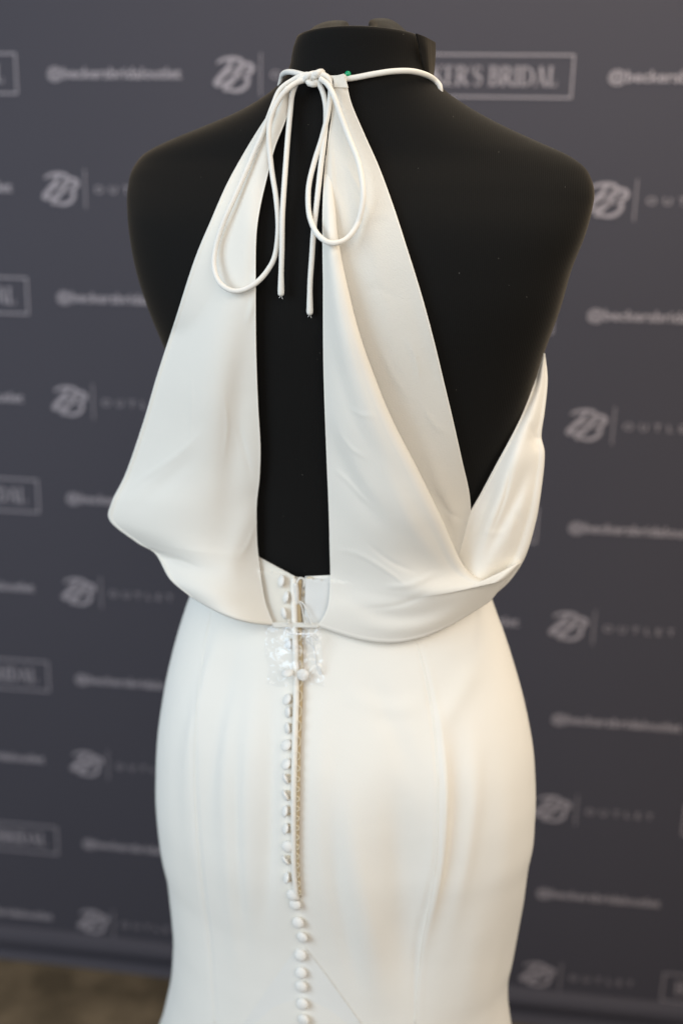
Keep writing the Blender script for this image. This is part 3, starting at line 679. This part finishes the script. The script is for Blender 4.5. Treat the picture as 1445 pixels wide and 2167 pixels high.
# ------------------------------------------------------------------ pin
m, nt, p = mat('green_pin_head'); M_green = m
p.inputs['Base Color'].default_value = (0.0, .30, .13, 1); p.inputs['Roughness'].default_value = .18
m, nt, p = mat('pin_steel'); M_steel = m
p.inputs['Base Color'].default_value = (.6, .6, .6, 1); p.inputs['Metallic'].default_value = 1; p.inputs['Roughness'].default_value = .25
Yp = float(body_Y(np.array([735.]), np.array([157.]), T_body)[0])
pp = at(np.array(736.), np.array(157.), np.array(Yp-.004)); pin = empty('pin', tuple(pp), 'tiny green headed pin stuck in the neck above the halter cord', 'pin')
bm = bmesh.new(); bmesh.ops.create_uvsphere(bm, u_segments=20, v_segments=12, radius=.0026, matrix=Matrix.Translation(pp)); me = bpy.data.meshes.new('h'); bm.to_mesh(me); bm.free(); link('head', me, M_green, pin)
tube('shaft', [pp, pp+np.array([0.001, .012, -.004])], .0003, M_steel, pin, 6)

# ------------------------------------------------------------------ bag of spare buttons
m, nt, p = mat('clear_plastic'); M_plastic = m; L = nt.links.new; out = nt.nodes['Material Output']
gl = node(nt, 'ShaderNodeBsdfGlossy'); gl.inputs['Roughness'].default_value = .10; gl.inputs[0].default_value = (.04, .04, .042, 1); tr = node(nt, 'ShaderNodeBsdfTransparent'); tr.inputs[0].default_value = (.965, .968, .97, 1)
ms = node(nt, 'ShaderNodeAddShader'); L(tr.outputs[0], ms.inputs[0]); L(gl.outputs[0], ms.inputs[1]); L(ms.outputs[0], out.inputs[0])
from mathutils import noise
bagY = float(body_Y(np.array([625.]), np.array([1390.]), T_cl)[0])
bag = empty('plastic_bag', tuple(at(np.array(618.), np.array(1330.), np.array(bagY-.012))), 'small crumpled clear plastic bag hanging over the zip, holding spare buttons', 'plastic bag')
for nm, off, sd in (('front_film', .019, 3.0), ('back_film', .008, 9.0)):
    n = 60; Le = np.linspace(0, 1, n)
    U = np.linspace(0, 1, n)[None]*(678-558)+558+0*Le[:, None]; V_ = Le[:, None]*(1452-1328)+1328+0*U
    U = U+(Le[:, None]*10)+3*np.sin(V_*.09)*np.linspace(1, 0, n)[None]; V_ = V_+2.5*np.sin(U*.13)
    H = np.zeros((n, n))
    for i in range(n):
        for j in range(n):
            q = Vector((U[i, j]*.030, V_[i, j]*.030, sd))
            H[i, j] = abs(noise.noise(q))*1.2+.6*abs(noise.noise(q*2.3))+.3*abs(noise.noise(q*5))
    edge = np.minimum(np.minimum(np.linspace(0, 1, n), np.linspace(1, 0, n))[None]*5, 1)*np.minimum(np.linspace(1, 0, n)[:, None]*6, 1)
    Yb = body_Y(U, V_, T_g); Yb = Yb.mean()*.3+Yb*.7
    P = at(U, V_, Yb-.0115-(off-.008)*edge*.6-.0028*(H-.4)*1.0)
    link(nm, mesh_from(P.reshape(-1, 3), grid_faces(n, n)), M_plastic, bag)
P = lay([(556, 1326), (600, 1328), (640, 1330), (682, 1328)], .004, 2, 40); V, F = tube_mesh(P, .0006, 8); link('seal', mesh_from(V, F), M_plastic, bag)
for (u, v, lab) in ((609, 1424, 'spare covered button in the plastic bag, the one lying on its side at left'), (641, 1428, 'round spare covered button in the plastic bag, facing out at right')):
    pos = at(np.array(float(u)), np.array(float(v)), np.array(bagY-.013))
    o = bpy.data.objects.new('spare_button', bt_me); col.objects.link(o)
    rr = 14*bagY/FPX; n0 = Vector((-.1, -1, .2)) if u > 620 else Vector((-.2, -.35, 1))
    o.matrix_world = Matrix.Translation(Vector(pos)) @ n0.normalized().to_track_quat('Z', 'X').to_matrix().to_4x4() @ Matrix.Scale(rr, 4)
    tag(o, lab, 'button', 'spare buttons in the plastic bag')
th_pts = [(644, 1342), (668, 1342), (672, 1356), (660, 1345), (648, 1352), (664, 1372), (668, 1398), (676, 1424), (680, 1424), (672, 1398), (662, 1360), (655, 1345), (640, 1342), (612, 1340), (604, 1332)]
Q = resample(th_pts, 120); V, F = tube_mesh(at(Q[:, 0], Q[:, 1], bagY-.013-.001*np.sin(np.arange(120)*.3)), .0007, 6)
o = link('spare_thread', mesh_from(V, F), M_thread); tag(o, 'loose hank of white thread inside the small plastic bag', 'thread')
